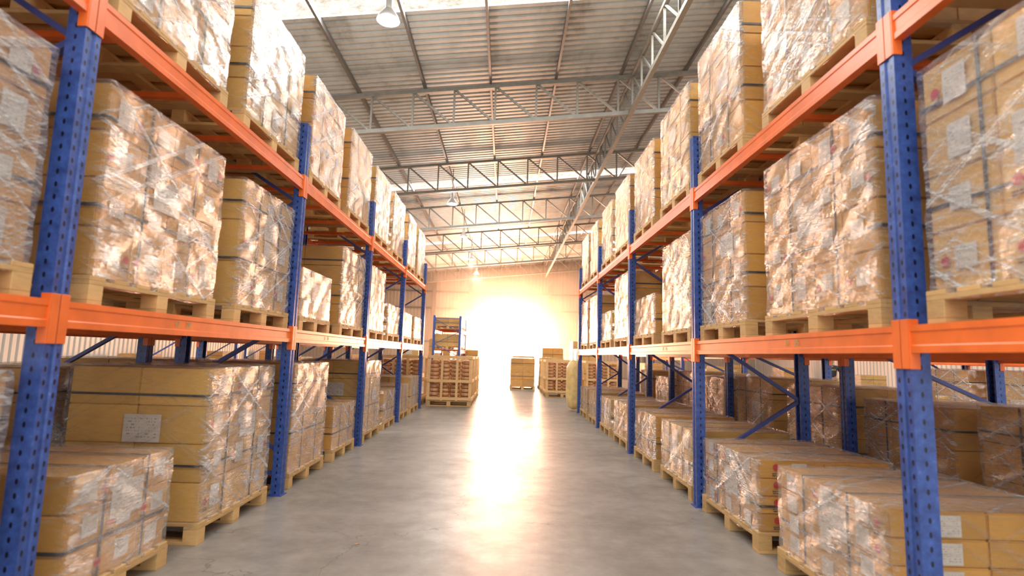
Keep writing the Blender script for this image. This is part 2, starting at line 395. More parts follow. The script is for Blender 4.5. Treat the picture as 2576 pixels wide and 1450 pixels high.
obj('top_chord', bar_mesh('chord_l', (0, YF, DEP-0.1), (0, YB-0.4, DEP-0.1), 0.08, M_steel), (0.05, 0, 0), gt)
obj('top_chord', bar_mesh('chord_l', (0, YF, DEP-0.1), (0, YB-0.4, DEP-0.1), 0.06, M_steel), (0.45, 0, 0.03), gt)
lv = bar_mesh('web_member', (0, 0, 0), (0, 0, DEP-0.1), 0.04, M_steel)
bm = bmesh.new(); addbar(bm, (0, 0, 0), (0, 0.825, DEP-0.1), 0.035); ld = mesh_from('web_member', bm, M_steel)
bm = bmesh.new(); addbar(bm, (0, 0, 0), (0.4, 0.4, DEP-0.1), 0.03); lx = mesh_from('web_member', bm, M_steel)
y = 6.0
while y < YB-1.3:
    obj('web_member', lv, (0.05, y, 0), gt); obj('web_member', ld, (0.05, y, 0), gt)
    if y < 30: obj('web_member', lx, (0.05, y, 0), gt)
    y += 0.825*1.05
x = -14.2
pm = boxes_mesh('purlin', [(0, (YF+YB)/2, 0, 0.05, YB-YF-0.2, 0.12)], M_purl)
while x < 17.6:
    obj('roof_purlin', pm, (x, 0, roofz(x)-0.075), label='dark steel purlin under the roof sheets', category='roof beam', group='roof purlins'); x += 1.52

# high bay lamps
shade_me = lathe('lamp_shade', [(0.07, 0.30), (0.10, 0.29), (0.15, 0.22), (0.23, 0.10), (0.27, 0.0), (0.265, 0.0), (0.22, 0.10), (0.14, 0.21), (0.06, 0.28)], M_alu)
house_me = lathe('ballast_housing', [(0.001, 0.0), (0.075, 0.0), (0.08, 0.04), (0.08, 0.24), (0.06, 0.29), (0.001, 0.3)], M_alu)
bulb_me = lathe('bulb', [(0.001, -0.13), (0.05, -0.11), (0.075, -0.05), (0.06, 0.02), (0.03, 0.10), (0.001, 0.12)], M_bulb, 16)
hook_me = bar_mesh('hanging_rod', (0, 0, 0), (0, 0, 1.0), 0.02, M_dark)
for y in (7.9, 18.2, 23.4, 29.0, 34.3):
    lx_, lz = -1.92, 6.33
    t = obj('high_bay_lamp', None, (lx_, y, lz), label='bell-shaped aluminium high-bay lamp hanging from the roof', category='lamp', group='high-bay lamps')
    sc_ = 0.65
    for o_ in (obj('lamp_shade', shade_me, (0, 0, 0), t), obj('ballast_housing', house_me, (0, 0, 0.29*sc_), t), obj('bulb', bulb_me, (0, 0, 0.13*sc_), t)): o_.scale = (sc_, sc_, sc_)
    r = obj('hanging_rod', hook_me, (0, 0, 0.58*sc_), t); r.scale = (1, 1, roofz(lx_)-lz-0.58*sc_-0.02)
    ld_ = bpy.data.lights.new('lamp_light', 'POINT'); ld_.energy = 80; ld_.color = (0.95, 1.0, 0.97); ld_.shadow_soft_size = 0.2
    lo = bpy.data.objects.new('lamp_light', ld_); COL.objects.link(lo); lo.location = (lx_, y, lz-0.3)

# ------------------------------------------------------------------ racks
def cprof():
    t = 0.006; return [(-0.045, -0.05), (0.045, -0.05), (0.045, -0.03), (0.045-t, -0.03), (0.045-t, -0.05+t), (-0.045+t, -0.05+t), (-0.045+t, -0.016), (-0.033, -0.01), (-0.033, 0.01),
        (-0.045+t, 0.016), (-0.045+t, 0.05-t), (0.045-t, 0.05-t), (0.045-t, 0.03), (0.045, 0.03), (0.045, 0.05), (-0.045, 0.05), (-0.045, 0.018), (-0.037, 0.012), (-0.037, -0.012), (-0.045, -0.018)]
post_me = extrude_profile_z('post', cprof(), 0.006, POST_H, M_blue)
post_me_f = extrude_profile_z('post', [(-a, b) for a, b in cprof()], 0.006, POST_H, M_blue)
foot_me = boxes_mesh('foot_plate', [(0, 0, 0.003, 0.13, 0.14, 0.006)], M_brace)
BL = 2.85-0.10
def beamprof(f):
    pts = [(-0.025, 0), (-0.025, -0.028), (-0.020, -0.034), (-0.020, -0.088), (-0.025, -0.094), (-0.025, -0.125), (0.025, -0.125), (0.025, 0)]
    return [(p[0]*f, p[1]) for p in pts]
beam_me = {1: extrude_profile_y('beam', beamprof(1), BL, M_orange), -1: extrude_profile_y('beam', beamprof(-1), BL, M_orange)}
def conn_mesh(f, e):
    bl = [(f*0.050, -e*0.024, -0.085, 0.005, 0.046, 0.225), (f*0.028, e*0.003, -0.085, 0.046, 0.006, 0.225)]
    return boxes_mesh('end_connector', bl, M_orange, 0.001)
conn = {(f, e): conn_mesh(f, e) for f in (1, -1) for e in (1, -1)}
sup_me = boxes_mesh('pallet_support_bar', [(0, 0, 0, 0.95, 0.05, 0.035)], M_orange)
def text_obj(body, size, loc, parent, rot, mat, name):
    cu = bpy.data.curves.new(name, 'FONT'); cu.body = body; cu.size = size; cu.extrude = 0.0004; cu.align_x = 'CENTER'; cu.align_y = 'CENTER'
    tmp = bpy.data.objects.new('tmp', cu); COL.objects.link(tmp)
    dg = bpy.context.evaluated_depsgraph_get(); dg.update()
    me = bpy.data.meshes.new_from_object(tmp.evaluated_get(dg)); bpy.data.objects.remove(tmp)
    me.materials.clear(); me.materials.append(mat)
    return obj(name, me, loc, parent, rot)
hb_me = bar_mesh('brace', (0, 0, 0), (0.91, 0, 0), 0.03, M_brace, 0.04)
db_up = bar_mesh('brace', (0, 0, 0), (0.91, 0, 0.58), 0.03, M_brace, 0.04)
db_dn = bar_mesh('brace', (0, 0, 0.58), (0.91, 0, 0), 0.03, M_brace, 0.04)
def build_rack(s, xin, ysl, lab, levels=LV, outer=False, zs=1.0, dw=1.0, skip=()):
    rk = obj('pallet_rack', None, (s*(xin+dw/2), ysl[0], 0), label=lab, category='storage rack', group='pallet racking')
    xc0 = s*(xin+dw/2)
    def W(x, y, z): return (x - xc0, y - ysl[0], z)
    for yi, y in enumerate(ysl):
        fr = obj('upright_frame', None, W(xc0, y, 0), rk); fr.scale = (1, 1, zs)
        for dx in (-dw/2, dw/2):
            me = post_me if dx < 0 else post_me_f
            obj('post', me, (dx, 0, 0), fr); obj('foot_plate', foot_me, (dx, 0, 0), fr)
        bx = (dw-0.09)/0.91
        for z in (0.2, 3.45): obj('brace', hb_me, (-dw/2+0.045, 0, z), fr).scale = (bx, 1, 1)
        for i, z in enumerate((0.4, 1.0, 1.6, 2.2, 2.8)):
            if (yi, i) in skip: continue
            up = (i % 2 == 0) if s > 0 else (i % 2 == 1)
            obj('brace', db_up if up else db_dn, (-dw/2+0.045, 0, z+0.01), fr).scale = (bx, 1, 1)
    for zi, z in enumerate(levels):
        for i in range(len(ysl)-1):
            for dx in (-dw/2, dw/2):
                f = -1 if dx < 0 else 1
                b = obj('beam', beam_me[-f], W(xc0+dx+f*0.02, ysl[i]+0.05, z), rk)
                obj('end_connector', conn[(f, 1)], (-f*0.02, 0.0, 0), b)
                obj('end_connector', conn[(f, -1)], (-f*0.02, BL, 0), b)
                if zi == 0 and f == -s and not outer:
                    rz = R(-90) if s > 0 else R(90)
                    ta, tb = ('17', '25') if s > 0 else ('17', '29')
                    if 1 <= i <= 3:
                        text_obj(ta, 0.055, (f*0.0212, 0.95+s*0.06, -0.061), b, (R(90), 0, rz), M_green, 'beam_number')
                        text_obj(tb, 0.055, (f*0.0212, 0.95-s*0.06, -0.061), b, (R(90), 0, rz), M_green, 'beam_number')
            for yy in (0.3, 1.0, 1.75, 2.45):
                obj('pallet_support_bar', sup_me, W(xc0, ysl[i]+0.05+yy, z-0.02), rk).scale = ((dw-0.05)/0.95, 1, 1)
    return rk
build_rack(-1, XL, YS, 'blue and orange steel pallet racking along the aisle')
build_rack(1, XR, YS, 'blue and orange steel pallet racking along the aisle', skip={(1, 0), (1, 1)})
build_rack(-1, XL+1.36, YS[1:], 'blue and orange pallet racking back to back behind aisle rack', outer=True)
build_rack(1, XR+1.44, YS[1:], 'blue and orange pallet racking back to back behind aisle rack', outer=True, dw=1.45)

# ------------------------------------------------------------------ pallet loads
PH = 0.144
_c = {}
def pallet_mesh(dx, wy):
    key = ('p', round(dx, 2), round(wy, 2))
    if key in _c: return _c[key]
    bl = []
    for y in (-wy/2+0.05, 0, wy/2-0.05): bl.append((0, y, 0.011, dx, 0.1, 0.022))
    for x in (-dx/2+0.05, 0, dx/2-0.05):
        for y in (-wy/2+0.05, 0, wy/2-0.05): bl.append((x, y, 0.061, 0.1, 0.1, 0.078))
    for x in (-dx/2+0.05, 0, dx/2-0.05): bl.append((x, 0, 0.111, 0.1, wy, 0.022))
    n = 7; bw = 0.11
    for i in range(n):
        y = -wy/2+bw/2+(wy-bw)*i/(n-1); bl.append((0, y, 0.133, dx, bw if wy > 0.9 else 0.09, 0.022))
    _c[key] = boxes_mesh('pallet', bl, M_wood, 0.002); return _c[key]
def carton_mesh(a, b, c, mat):
    key = ('c', round(a, 3), round(b, 3), round(c, 3), mat.name)
    if key not in _c:
        bm = bmesh.new(); addbox(bm, 0, 0, 0, a-0.004, b-0.004, c-0.003)
        bmesh.ops.bevel(bm, geom=bm.edges[:], offset=0.006, segments=2, affect='EDGES')
        _c[key] = mesh_from('carton', bm, mat)
    return _c[key]
def stack_mesh(a, b, c, nx, ny, nz, mat, v):
    key = ('s', round(a, 3), round(b, 3), round(c, 3), nx, ny, nz, mat.name, v)
    if key not in _c:
        rn = random.Random(v); bm = bmesh.new()
        for i in range(nx):
            for j in range(ny):
                for k in range(nz):
                    addbox(bm, -a/2+a*(i+.5)/nx + rn.uniform(-.003, .003), -b/2+b*(j+.5)/ny+rn.uniform(-.003, .003), c*(k+.5)/nz, a/nx-.008, b/ny-.008, c/nz-.006)
        _c[key] = mesh_from('carton_stack', bm, mat)
    return _c[key]
def film_mesh(a, b, h, v):
    key = ('f', round(a, 2), round(b, 2), round(h, 2), v)
    if key in _c: return _c[key]
    bm = bmesh.new(); uvl = bm.loops.layers.uv.new('UVMap')
    st = 0.045; rad = 0.02
    per = []
    hx, hy = a/2+0.010, b/2+0.010
    cs = [Vector((-hx, -hy)), Vector((hx, -hy)), Vector((hx, hy)), Vector((-hx, hy))]
    for i in range(4):
        p, q = cs[i], cs[(i+1) % 4]; d = (q-p).normalized(); n = max(4, int((q-p).length/st))
        p0, p1 = p+d*rad, q-d*rad
        for j in range(n): per.append(p0.lerp(p1, j/n))
        per.append(p1)
    n = len(per); cum = [0]
    for i in range(n): cum.append(cum[-1]+(per[(i+1) % n]-per[i]).length)
    z0, z1 = -0.05, h+0.010; rows = max(5, int((z1-z0)/st)); rings = []
    for r in range(rows+1):
        z = z0+(z1-z0)*r/rows; ring = []
        for i, p in enumerate(per):
            u = cum[i]
            nz = noise.noise(Vector((u*1.3+z*3.0+v*7, z*9-u*5, v*3.1)))*0.006 + noise.noise(Vector((u*4-z*5, z*7+u*4, v)))*0.006
            outx = math.copysign(1, p.x) if abs(p.x) > hx-0.02 else 0; outy = math.copysign(1, p.y) if abs(p.y) > hy-0.02 else 0
            off = 0.005+nz
            zz = z + (noise.noise(Vector((u*3, v, 0)))*0.02 if r == 0 else 0)
            ring.append(bm.verts.new((p.x+outx*max(off, 0.0), p.y+outy*max(off, 0.0), zz)))
        rings.append(ring)
    for r in range(rows):
        for i in range(n):
            j = (i+1) % n
            f = bm.faces.new((rings[r][i], rings[r][j], rings[r+1][j], rings[r+1][i]))
            za, zb_ = z0+(z1-z0)*r/rows, z0+(z1-z0)*(r+1)/rows
            for lp, uvv in zip(f.loops, ((cum[i], za), (cum[i+1], za), (cum[i+1], zb_), (cum[i], zb_))): lp[uvl].uv = uvv
    gx, gy = max(4, int(a/0.07)), max(4, int(b/0.07)); grid = []
    for i in range(gx+1):
        row = []
        for j in range(gy+1):
            x = -hx+2*hx*i/gx; y = -hy+2*hy*j/gy
            row.append(bm.verts.new((x, y, z1+0.008+noise.noise(Vector((x*6, y*6, v*2+5)))*0.009 - (0.010 if i in (0, gx) or j in (0, gy) else 0))))
        grid.append(row)
    for i in range(gx):
        for j in range(gy):
            f = bm.faces.new((grid[i][j], grid[i+1][j], grid[i+1][j+1], grid[i][j+1]))
            for lp in f.loops: lp[uvl].uv = (lp.vert.co.x+7, lp.vert.co.y+3)
    _c[key] = mesh_from('stretch_wrap', bm, M_film, True); return _c[key]
def quad(name, w, h, mat):
    bm = bmesh.new(); uvl = bm.loops.layers.uv.new('UVMap')
    f = bm.faces.new([bm.verts.new(p) for p in ((-w/2, -h/2, 0), (w/2, -h/2, 0), (w/2, h/2, 0), (-w/2, h/2, 0))])
    for lp, uv in zip(f.loops, ((0, 0), (1, 0), (1, 1), (0, 1))): lp[uvl].uv = uv
    return mesh_from(name, bm, mat)
lab_s = quad('paper_label', 0.11, 0.10, M_label); lab_m = quad('paper_label', 0.12, 0.15, M_label); lab_b = quad('paper_label', 0.26, 0.19, M_label)
def mark_mesh():
    bm = bmesh.new(); seg = 20
    vs = [bm.verts.new((0.024*math.cos(2*math.pi*i/seg), 0.024*math.sin(2*math.pi*i/seg)+0.02, 0)) for i in range(seg)]
    bm.faces.new(vs).material_index = 0
    for x0, w, y in ((-0.03, 0.016, -0.025), (-0.012, 0.012, -0.025), (0.004, 0.02, -0.025), (-0.028, 0.022, -0.038), (-0.002, 0.026, -0.038)):
        addbox(bm, x0+w/2, y, 0, w, 0.008, 0.0005, 1)
    return mesh_from('printed_mark', bm, [M_red, M_ink])
mk_me = mark_mesh()
def loop_strap(kind, a, b, h, pos):
    key = ('st', kind, round(a, 2), round(b, 2), round(h, 2), round(pos, 2))
    if key in _c: return _c[key]
    t = 0.003; w = 0.016
    if kind == 'h': bl = [(-a/2-t/2, 0, pos, t, b+2*t, w), (a/2+t/2, 0, pos, t, b+2*t, w), (0, -b/2-t/2, pos, a, t, w), (0, b/2+t/2, pos, a, t, w)]
    elif kind == 'x': bl = [(-a/2-t/2, pos, h/2, t, w, h), (a/2+t/2, pos, h/2, t, w, h), (0, pos, h+t/2, a+2*t, w, t)]
    else: bl = [(pos, -b/2-t/2, h/2, w, t, h), (pos, b/2+t/2, h/2, w, t, h), (pos, 0, h+t/2, w, b+2*t, t)]
    _c[key] = boxes_mesh('strap', bl, M_strap); return _c[key]
def lab_for(H, z):
    a = 'tall' if H > 0.9 else 'low'
    where = 'on the concrete floor' if z < 0.1 else ('on middle rack beams' if z < 2 else 'on upper rack beams')
    return '%s wrapped carton stack on a pallet %s' % (a, where)
cnt = [0]
def load(s, xin, y0, y1, z, H, detail=0, nx=2, ny=3, nz=None, film=True, labels=True, mat=None, dep=1.02, lab=None, grp=None):
    cnt[0] += 1; v = cnt[0]
    rn = random.Random(v*13)
    wy = round(y1-y0, 2); h = H-PH; mat = mat or (M_card if v % 3 else M_card2)
    if nz is None: nz = max(2, round(h/0.26))
    xc = s*(xin+dep/2-0.02)
    p = obj('pallet_load', None, (xc, (y0+y1)/2, z), label=lab or lab_for(H, z), category='pallet load', group=grp or 'wrapped pallet loads in the racks')
    obj('pallet', pallet_mesh(dep, wy), (0, 0, 0), p)
    a, b = dep-0.05, wy-0.04
    if detail:
        cmesh = carton_mesh(a/nx, b/ny, h/nz, mat)
        for i in range(nx):
            for j in range(ny):
                for k in range(nz):
                    obj('carton', cmesh, (-a/2+a*(i+.5)/nx+rn.uniform(-.002, .002), -b/2+b*(j+.5)/ny+rn.uniform(-.002, .002), PH+h*(k+.5)/nz), p, (0, 0, rn.uniform(-.003, .003)))
    else:
        obj('carton_stack', stack_mesh(a, b, h, nx, ny, nz, mat, v % 4), (0, 0, PH), p)
    for kd, ps in (('h', h*0.36), ('h', h*0.82), ('x', -b*0.2), ('x', b*0.22)):
        if H < 0.9 and kd == 'h' and ps > h*0.5: continue
        obj('strap', loop_strap(kd, a+0.008, b+0.008, h+0.006, ps), (0, 0, PH), p)
    rz = R(-90) if s > 0 else R(90)
    fx = -s*(a/2+0.0085)
    if labels and detail:
        for j in range(ny):
            for k in range(nz):
                yy = -b/2+b*(j+.5)/ny; zz = PH+h*(k+.5)/nz
                if rn.random() < 0.92:
                    obj('paper_label', lab_m if rn.random() < 0.4 and h/nz > 0.2 else lab_s, (fx, yy+rn.uniform(-0.02, 0.02), zz+rn.uniform(-.005, .015)), p, (R(90), 0, rz))
                if rn.random() < 0.4:
                    obj('printed_mark', mk_me, (fx, yy+0.1*rn.choice((-1, 1)), zz-0.03), p, (R(90), 0, rz))
        if s > 0 and H < 0.9:
            for k in range(nz):
                obj('printed_mark', mk_me, (-a*0.25-0.12, -b/2-0.009, PH+h*(k+.5)/nz), p, (R(90), 0, 0))
            for i in range(nx):
                for k in range(nz):
                    if h/nz > 0.1 and i == 0: obj('paper_label', lab_s, (-a/2+a*(i+.5)/nx+0.05, -b/2-0.009, PH+h*(k+.5)/nz), p, (R(90), 0, 0))
    if labels and (detail or v % 3 == 0):
        obj('paper_label', lab_b, (fx-s*0.0015, rn.uniform(-0.15, 0.15), PH+h*rn.uniform(0.5, 0.7)), p, (R(90), 0, rz))
    if labels and z < 0.1 and s < 0 and H > 0.9:
        obj('paper_label', lab_b, (-s*0.05, -b/2-0.0105, PH+h*0.6), p, (R(90), 0, 0))
    if film: obj('stretch_wrap', film_mesh(a+0.01, b+0.01, h, v % 3), (0, 0, PH), p)
    return p
def put(s, xin, z, lst, thr=5.6):
    for t in lst:
        y0, y1, H = t[:3]; kw = t[3] if len(t) > 3 else {}
        load(s, xin, y0, y1, z, H, detail=1 if y0 < thr else 0, **kw)
Lx, Rx = XL, XR
put(-1, Lx, 0, [(1.3, 2.42, 1.22), (2.80, 3.66, 0.70, dict(ny=3, nz=3)), (4.00, 5.12, 1.19, dict(ny=3, nz=4)), (5.62, 6.66, 1.2), (7.0, 7.98, 0.66), (8.45, 9.5, 1.2), (9.85, 10.85, 0.66), (11.3, 12.35, 0.68), (12.6, 13.75, 0.8)])
put(-1, Lx, LV[0], [(1.3, 2.42, 1.12), (2.75, 3.95, 1.16, dict(ny=4, nz=4)), (4.24, 5.29, 1.13, dict(ny=3, nz=3)), (5.58, 6.55, 0.63), (6.95, 8.08, 1.12), (8.40, 9.45, 1.12), (9.75, 10.85, 0.65), (11.3, 12.3, 0.62), (12.6, 13.7, 0.62)])
put(-1, Lx, LV[1], [(1.3, 2.42, 1.15), (2.72, 3.86, 1.15, dict(ny=3, nz=4)), (4.12, 5.26, 1.18, dict(ny=3, nz=4)), (5.55, 6.65, 1.18), (6.98, 8.08, 1.2), (8.40, 9.45, 1.18), (9.75, 10.85, 1.18), (11.3, 12.3, 1.18), (12.6, 13.7, 1.18)])
put(1, Rx, 0, [(2.76, 3.86, 0.66, dict(ny=3, nz=4)), (4.14, 5.28, 0.64, dict(ny=3, nz=4)), (5.58, 6.66, 0.66), (6.95, 8.0, 0.66), (8.45, 9.5, 0.66), (9.85, 10.85, 0.64), (11.3, 12.3, 0.66), (12.6, 13.7, 0.66)])
put(1, Rx, LV[0], [(1.3, 2.42, 1.15), (2.72, 3.95, 1.20, dict(ny=4, nz=4)), (4.28, 5.28, 1.18, dict(ny=3, nz=4)), (5.56, 6.6, 1.13), (6.95, 8.05, 0.64), (8.42, 9.5, 1.15), (9.8, 10.85, 0.65), (11.3, 12.3, 1.1), (12.6, 13.7, 1.1)])
put(1, Rx, LV[1], [(1.3, 2.42, 1.2), (2.72, 3.92, 1.3, dict(ny=3, nz=4)), (4.26, 5.3, 1.3, dict(ny=3, nz=4)), (5.56, 6.65, 1.25), (6.98, 8.05, 1.2), (8.42, 9.5, 1.2), (9.8, 10.85, 1.18), (11.3, 12.3, 1.18), (12.6, 13.7, 1.18)])
L2, R2 = XL+1.36, XR+1.46
put(1, R2, 0, [(2.8, 3.95, 1.1), (4.15, 5.2, 1.05), (5.55, 6.6, 1.12), (6.95, 8.05, 1.15), (8.45, 9.5, 1.1), (9.8, 10.85, 1.15), (11.3, 12.3, 1.0), (12.6, 13.7, 1.1)], thr=0)
put(-1, L2, 0, [(2.8, 3.95, 1.1), (4.2, 5.2, 1.15), (5.6, 6.6, 1.2), (7.0, 8.05, 1.1), (8.45, 9.5, 1.15), (9.8, 10.85, 1.1), (11.3, 12.3, 1.0), (12.6, 13.7, 1.1)], thr=0)
for s, xx in ((1, R2), (-1, L2)):
    for z in LV:  # unseen upper loads in the back rows, added to darken the gaps
        put(s, xx, z, [(2.8, 3.95, 1.1), (4.2, 5.2, 1.15), (5.6, 6.6, 1.1), (7.0, 8.05, 1.15), (8.45, 9.5, 1.15), (9.8, 10.85, 1.1), (11.3, 12.3, 1.1), (12.6, 13.7, 1.1)], thr=0)
for s in (1, -1):
    for (x, y, H) in ((6.2, 9.0, 0.9), (6.0, 11.2, 1.0), (10.3, 16.0, 0.75), (6.5, 18, 1.1), (8.2, 23, 1.0), (12.5, 25, 1.15), (13.4, 21, 1.0), (10.5, 28, 1.1), (7.5, 30, 1.15), (13.4, 33, 1.2), (6.0, 13.0, 0.85)):
        load(s, x, y, y+1.1, 0, H, detail=0, grp='pallet loads standing on the hall floor')
build_rack(-1, 1.75, [21.5, 24.35], 'blue steel rack holding cartons near the loading door', levels=[1.5, 2.3], outer=True, zs=0.78)
for z, H in ((0, 1.1), (1.5, 0.6), (2.3, 0.45)):
    load(-1, 1.75, 21.65, 22.75, z, H); load(-1, 1.75, 23.0, 24.1, z, H)
build_rack(1, 9.5, [30, 32.85, 35.7], 'blue and orange rack deeper in the hall', levels=[1.5, 3.0], outer=True)
build_rack(-1, 8.5, [15, 17.85, 20.7], 'blue and orange rack deeper in the hall', levels=[1.9, 3.4], outer=True)
for yy in (15.2, 16.6, 18.1, 19.5): load(-1, 8.5, yy, yy+1.1, 1.9, 1.1)
build_rack(1, 8.2, YS[2:5], 'blue and orange rack across the neighbouring aisle', outer=True)
for yy in (5.6, 7.0, 8.45, 9.85):
    load(1, 8.2, yy, yy+1.05, 0, 1.33); load(1, 8.2, yy, yy+1.05, LV[0], 1.1)

# ------------------------------------------------------------------ crates of rolls near the aisle end
def crate(x, y, w, d, h):
    t = obj('slatted_crate', None, (x, y, 0), label='open slatted pine crate standing on a pallet base', category='crate', group='slatted crates')
    obj('pallet', pallet_mesh(round(w, 2), round(d, 2)), (0, 0, 0), t)
    pst = boxes_mesh('corner_post', [(0, 0, (h-PH)/2, 0.07, 0.07, h-PH)], M_crate)
    for a in (-1, 1):
        for b in (-1, 1): obj('corner_post', pst, (a*(w/2-0.035), b*(d/2-0.035), PH), t)
    sx = boxes_mesh('slat', [(0, 0, 0, w, 0.018, 0.07)], M_crate); sy = boxes_mesh('slat', [(0, 0, 0, 0.018, d, 0.07)], M_crate)
    vx = boxes_mesh('slat', [(0, 0, 0, 0.06, 0.016, h-PH)], M_crate)
    for z in (PH+0.05, h*0.5, h-0.04):
        obj('slat', sx, (0, -d/2-0.009, z), t); obj('slat', sx, (0, d/2+0.009, z), t)
        obj('slat', sy, (-w/2-0.009, 0, z), t); obj('slat', sy, (w/2+0.009, 0, z), t)
    for q in (-0.17, 0.17): obj('slat', vx, (q*w, -d/2-0.026, PH+(h-PH)/2), t)
roll_me = lathe('rolled_bundle', [(0.045, 0.0), (0.115, 0.005), (0.13, 0.03), (0.13, 0.07), (0.115, 0.095), (0.045, 0.1), (0.045, 0.0)], M_roll, 16)
def fillc(x, y, w, d, h):
    n = int((h-PH-0.05)/0.104)
    for i in range(4):
        for k in range(n):
            obj('rolled_bundle', roll_me, (x-w/2+0.16+i*(w-0.32)/3, y-d/2+0.19, PH+0.001+k*0.104), label='red-brown coiled bundle stacked inside a slatted crate', category='coil', group='coils in crates')
for (x, y, w, d, h) in ((-1.42, 15.2, 1.15, 1.1, 1.3), (-1.42, 16.7, 1.15, 1.1, 1.3), (-1.42, 18.4, 1.15, 1.1, 1.28), (1.95, 19.4, 1.1, 1.1, 1.25), (1.95, 21.3, 1.1, 1.1, 1.25), (-2.7, 15.2, 1.1, 1.1, 1.28), (3.3, 19.4, 1.1, 1.1, 1.25)):
    crate(x, y, w, d, h); fillc(x, y, w, d, h)
dg = 'pallet loads near the door'
for a in ((0.25, 22.6, 1.25), (0.35, 25.0, 1.35), (1.45, 23.2, 1.3), (1.75, 26.2, 1.75), (3.0, 23.2, 1.7), (3.2, 26.4, 2.1)): load(1, a[0], a[1], a[1]+1.1, 0, a[2], grp=dg)
for a in ((1.2, 25.2, 1.55), (2.5, 25.6, 2.0), (4.0, 26.0, 2.2)): load(-1, a[0], a[1], a[1]+1.1, 0, a[2], grp=dg)
bm = bmesh.new(); bmesh.ops.create_icosphere(bm, subdivisions=4, radius=1)
sgn = lambda q, e: math.copysign(abs(q)**e, q)
for v in bm.verts:
    n = noise.noise(v.co*2.2)*0.12 + noise.noise(v.co*6)*0.04
    v.co = Vector((sgn(v.co.x, .7)*0.2*(1+n), sgn(v.co.y, .7)*0.25*(1+n), 0.62+sgn(v.co.z, .55)*0.62*(1+n*0.3)))
obj('wrapped_yellow_bundle', mesh_from('wrapped_yellow_bundle', bm, M_yel, True), (1.80, 14.45, 0.04), label='tall lumpy yellow bundle wrapped in film', category='bundle')
obj('wall_sign', boxes_mesh('wall_sign', [(0, 0, 0, 1.0, 0.03, 0.6)], M_bluep, 0.01), (5.0, YB-0.14, 1.9), label='blue rectangular sign board on the cladding', category='sign')

# ------------------------------------------------------------------ person
def skinobj(name, verts, edges, radii, mat, parent, root=0, lv=2):
    me = bpy.data.meshes.new(name); me.from_pydata([Vector(v) for v in verts], edges, []); me.materials.append(mat)
    o = obj(name, me, (0, 0, 0), parent)
    o.modifiers.new('skin', 'SKIN')
    for i, r in enumerate(radii):
        r = r if isinstance(r, tuple) else (r, r)
        me.skin_vertices[0].data[i].radius = r
        me.skin_vertices[0].data[i].use_root = (i == root)
    o.modifiers['skin'].use_smooth_shade = True
    sb = o.modifiers.new('sub', 'SUBSURF'); sb.levels = lv; sb.render_levels = lv
    return o
M_skin = paint('skin', (0.45, 0.25, 0.16), 0.5, var=0.05)
M_shirt = paint('dark_shirt', (0.03, 0.03, 0.04), 0.8)
M_trou = paint('khaki_trousers', (0.32, 0.28, 0.22), 0.8)
M_hair = paint('black_hair', (0.015, 0.012, 0.01), 0.6)
pr = obj('person', None, (11.85, 20.2, 0), None, (0, 0, R(-28)), label='person standing in dark t-shirt and khaki trousers, hands at hips', category='person')
pr.scale = (0.93, 0.93, 0.93)
V = [(0, 0, 0.95), (0, 0, 1.15), (0, 0, 1.36), (0, 0.01, 1.46), (0, -0.01, 1.54), (0, -0.015, 1.63), (0, 0, 1.70)]
Rr = [(0.13, 0.1), (0.12, 0.09), (0.13, 0.09), 0.05, 0.065, 0.085, 0.05]
E = [(i, i+1) for i in range(6)]
def ch(start, pts, rad):
    p = start
    for q, r in zip(pts, rad):
        V.append(q); Rr.append(r); E.append((p, len(V)-1)); p = len(V)-1
    return p
for s in (-1, 1):
    ch(0, [(s*0.1, 0, 0.86), (s*0.11, -0.01, 0.5), (s*0.12, 0.01, 0.1), (s*0.12, -0.04, 0.045), (s*0.13, -0.17, 0.03)], [0.08, 0.055, 0.036, 0.04, 0.03])
    w = ch(2, [(s*0.19, 0, 1.38), (s*0.30, 0.03, 1.12), (s*0.24, -0.12, 0.96), (s*0.20, -0.15, 0.93)], [0.05, 0.036, 0.026, 0.03])
    for k in range(4):
        ch(w, [(s*0.185, -0.155-0.018*k+0.02, 0.90), (s*0.17, -0.16-0.018*k+0.02, 0.865)], [0.009, 0.008])
    ch(w, [(s*0.165, -0.13, 0.93)], [0.01])
skinobj('body', V, E, Rr, M_skin, pr)
SV = [(0, 0, 0.93), (0, 0, 1.15), (0, 0, 1.36), (0, 0.005, 1.45), (-0.2, 0, 1.38), (-0.27, 0.02, 1.2), (0.2, 0, 1.38), (0.27, 0.02, 1.2)]
skinobj('shirt', SV, [(0, 1), (1, 2), (2, 3), (2, 4), (4, 5), (2, 6), (6, 7)], [(0.17, 0.13), (0.16, 0.12), (0.17, 0.12), 0.07, 0.07, 0.065, 0.07, 0.065], M_shirt, pr)
TV = [(0, 0, 0.95), (-0.1, 0, 0.84), (-0.11, -0.01, 0.5), (-0.12, 0.01, 0.09), (0.1, 0, 0.84), (0.11, -0.01, 0.5), (0.12, 0.01, 0.09)]
skinobj('trousers', TV, [(0, 1), (1, 2), (2, 3), (0, 4), (4, 5), (5, 6)], [(0.15, 0.12), 0.1, 0.08, 0.07, 0.1, 0.08, 0.07], M_trou, pr)
bm = bmesh.new(); bmesh.ops.create_icosphere(bm, subdivisions=3, radius=0.098, matrix=Matrix.Translation((0, 0.018, 1.66)) @ Matrix.Diagonal((0.86, 1.0, 0.95, 1)))
bmesh.ops.delete(bm, geom=[v for v in bm.verts if v.co.z < 1.64 and v.co.y < 0.03], context='VERTS')
obj('hair', mesh_from('hair', bm, M_hair, True), (0, 0, 0), pr)
eye_me_bm = bmesh.new(); bmesh.ops.create_icosphere(eye_me_bm, subdivisions=2, radius=0.011); eye_me = mesh_from('eye', eye_me_bm, M_ink, True)
for s in (-1, 1): obj('eye', eye_me, (s*0.03, -0.088, 1.625), pr)
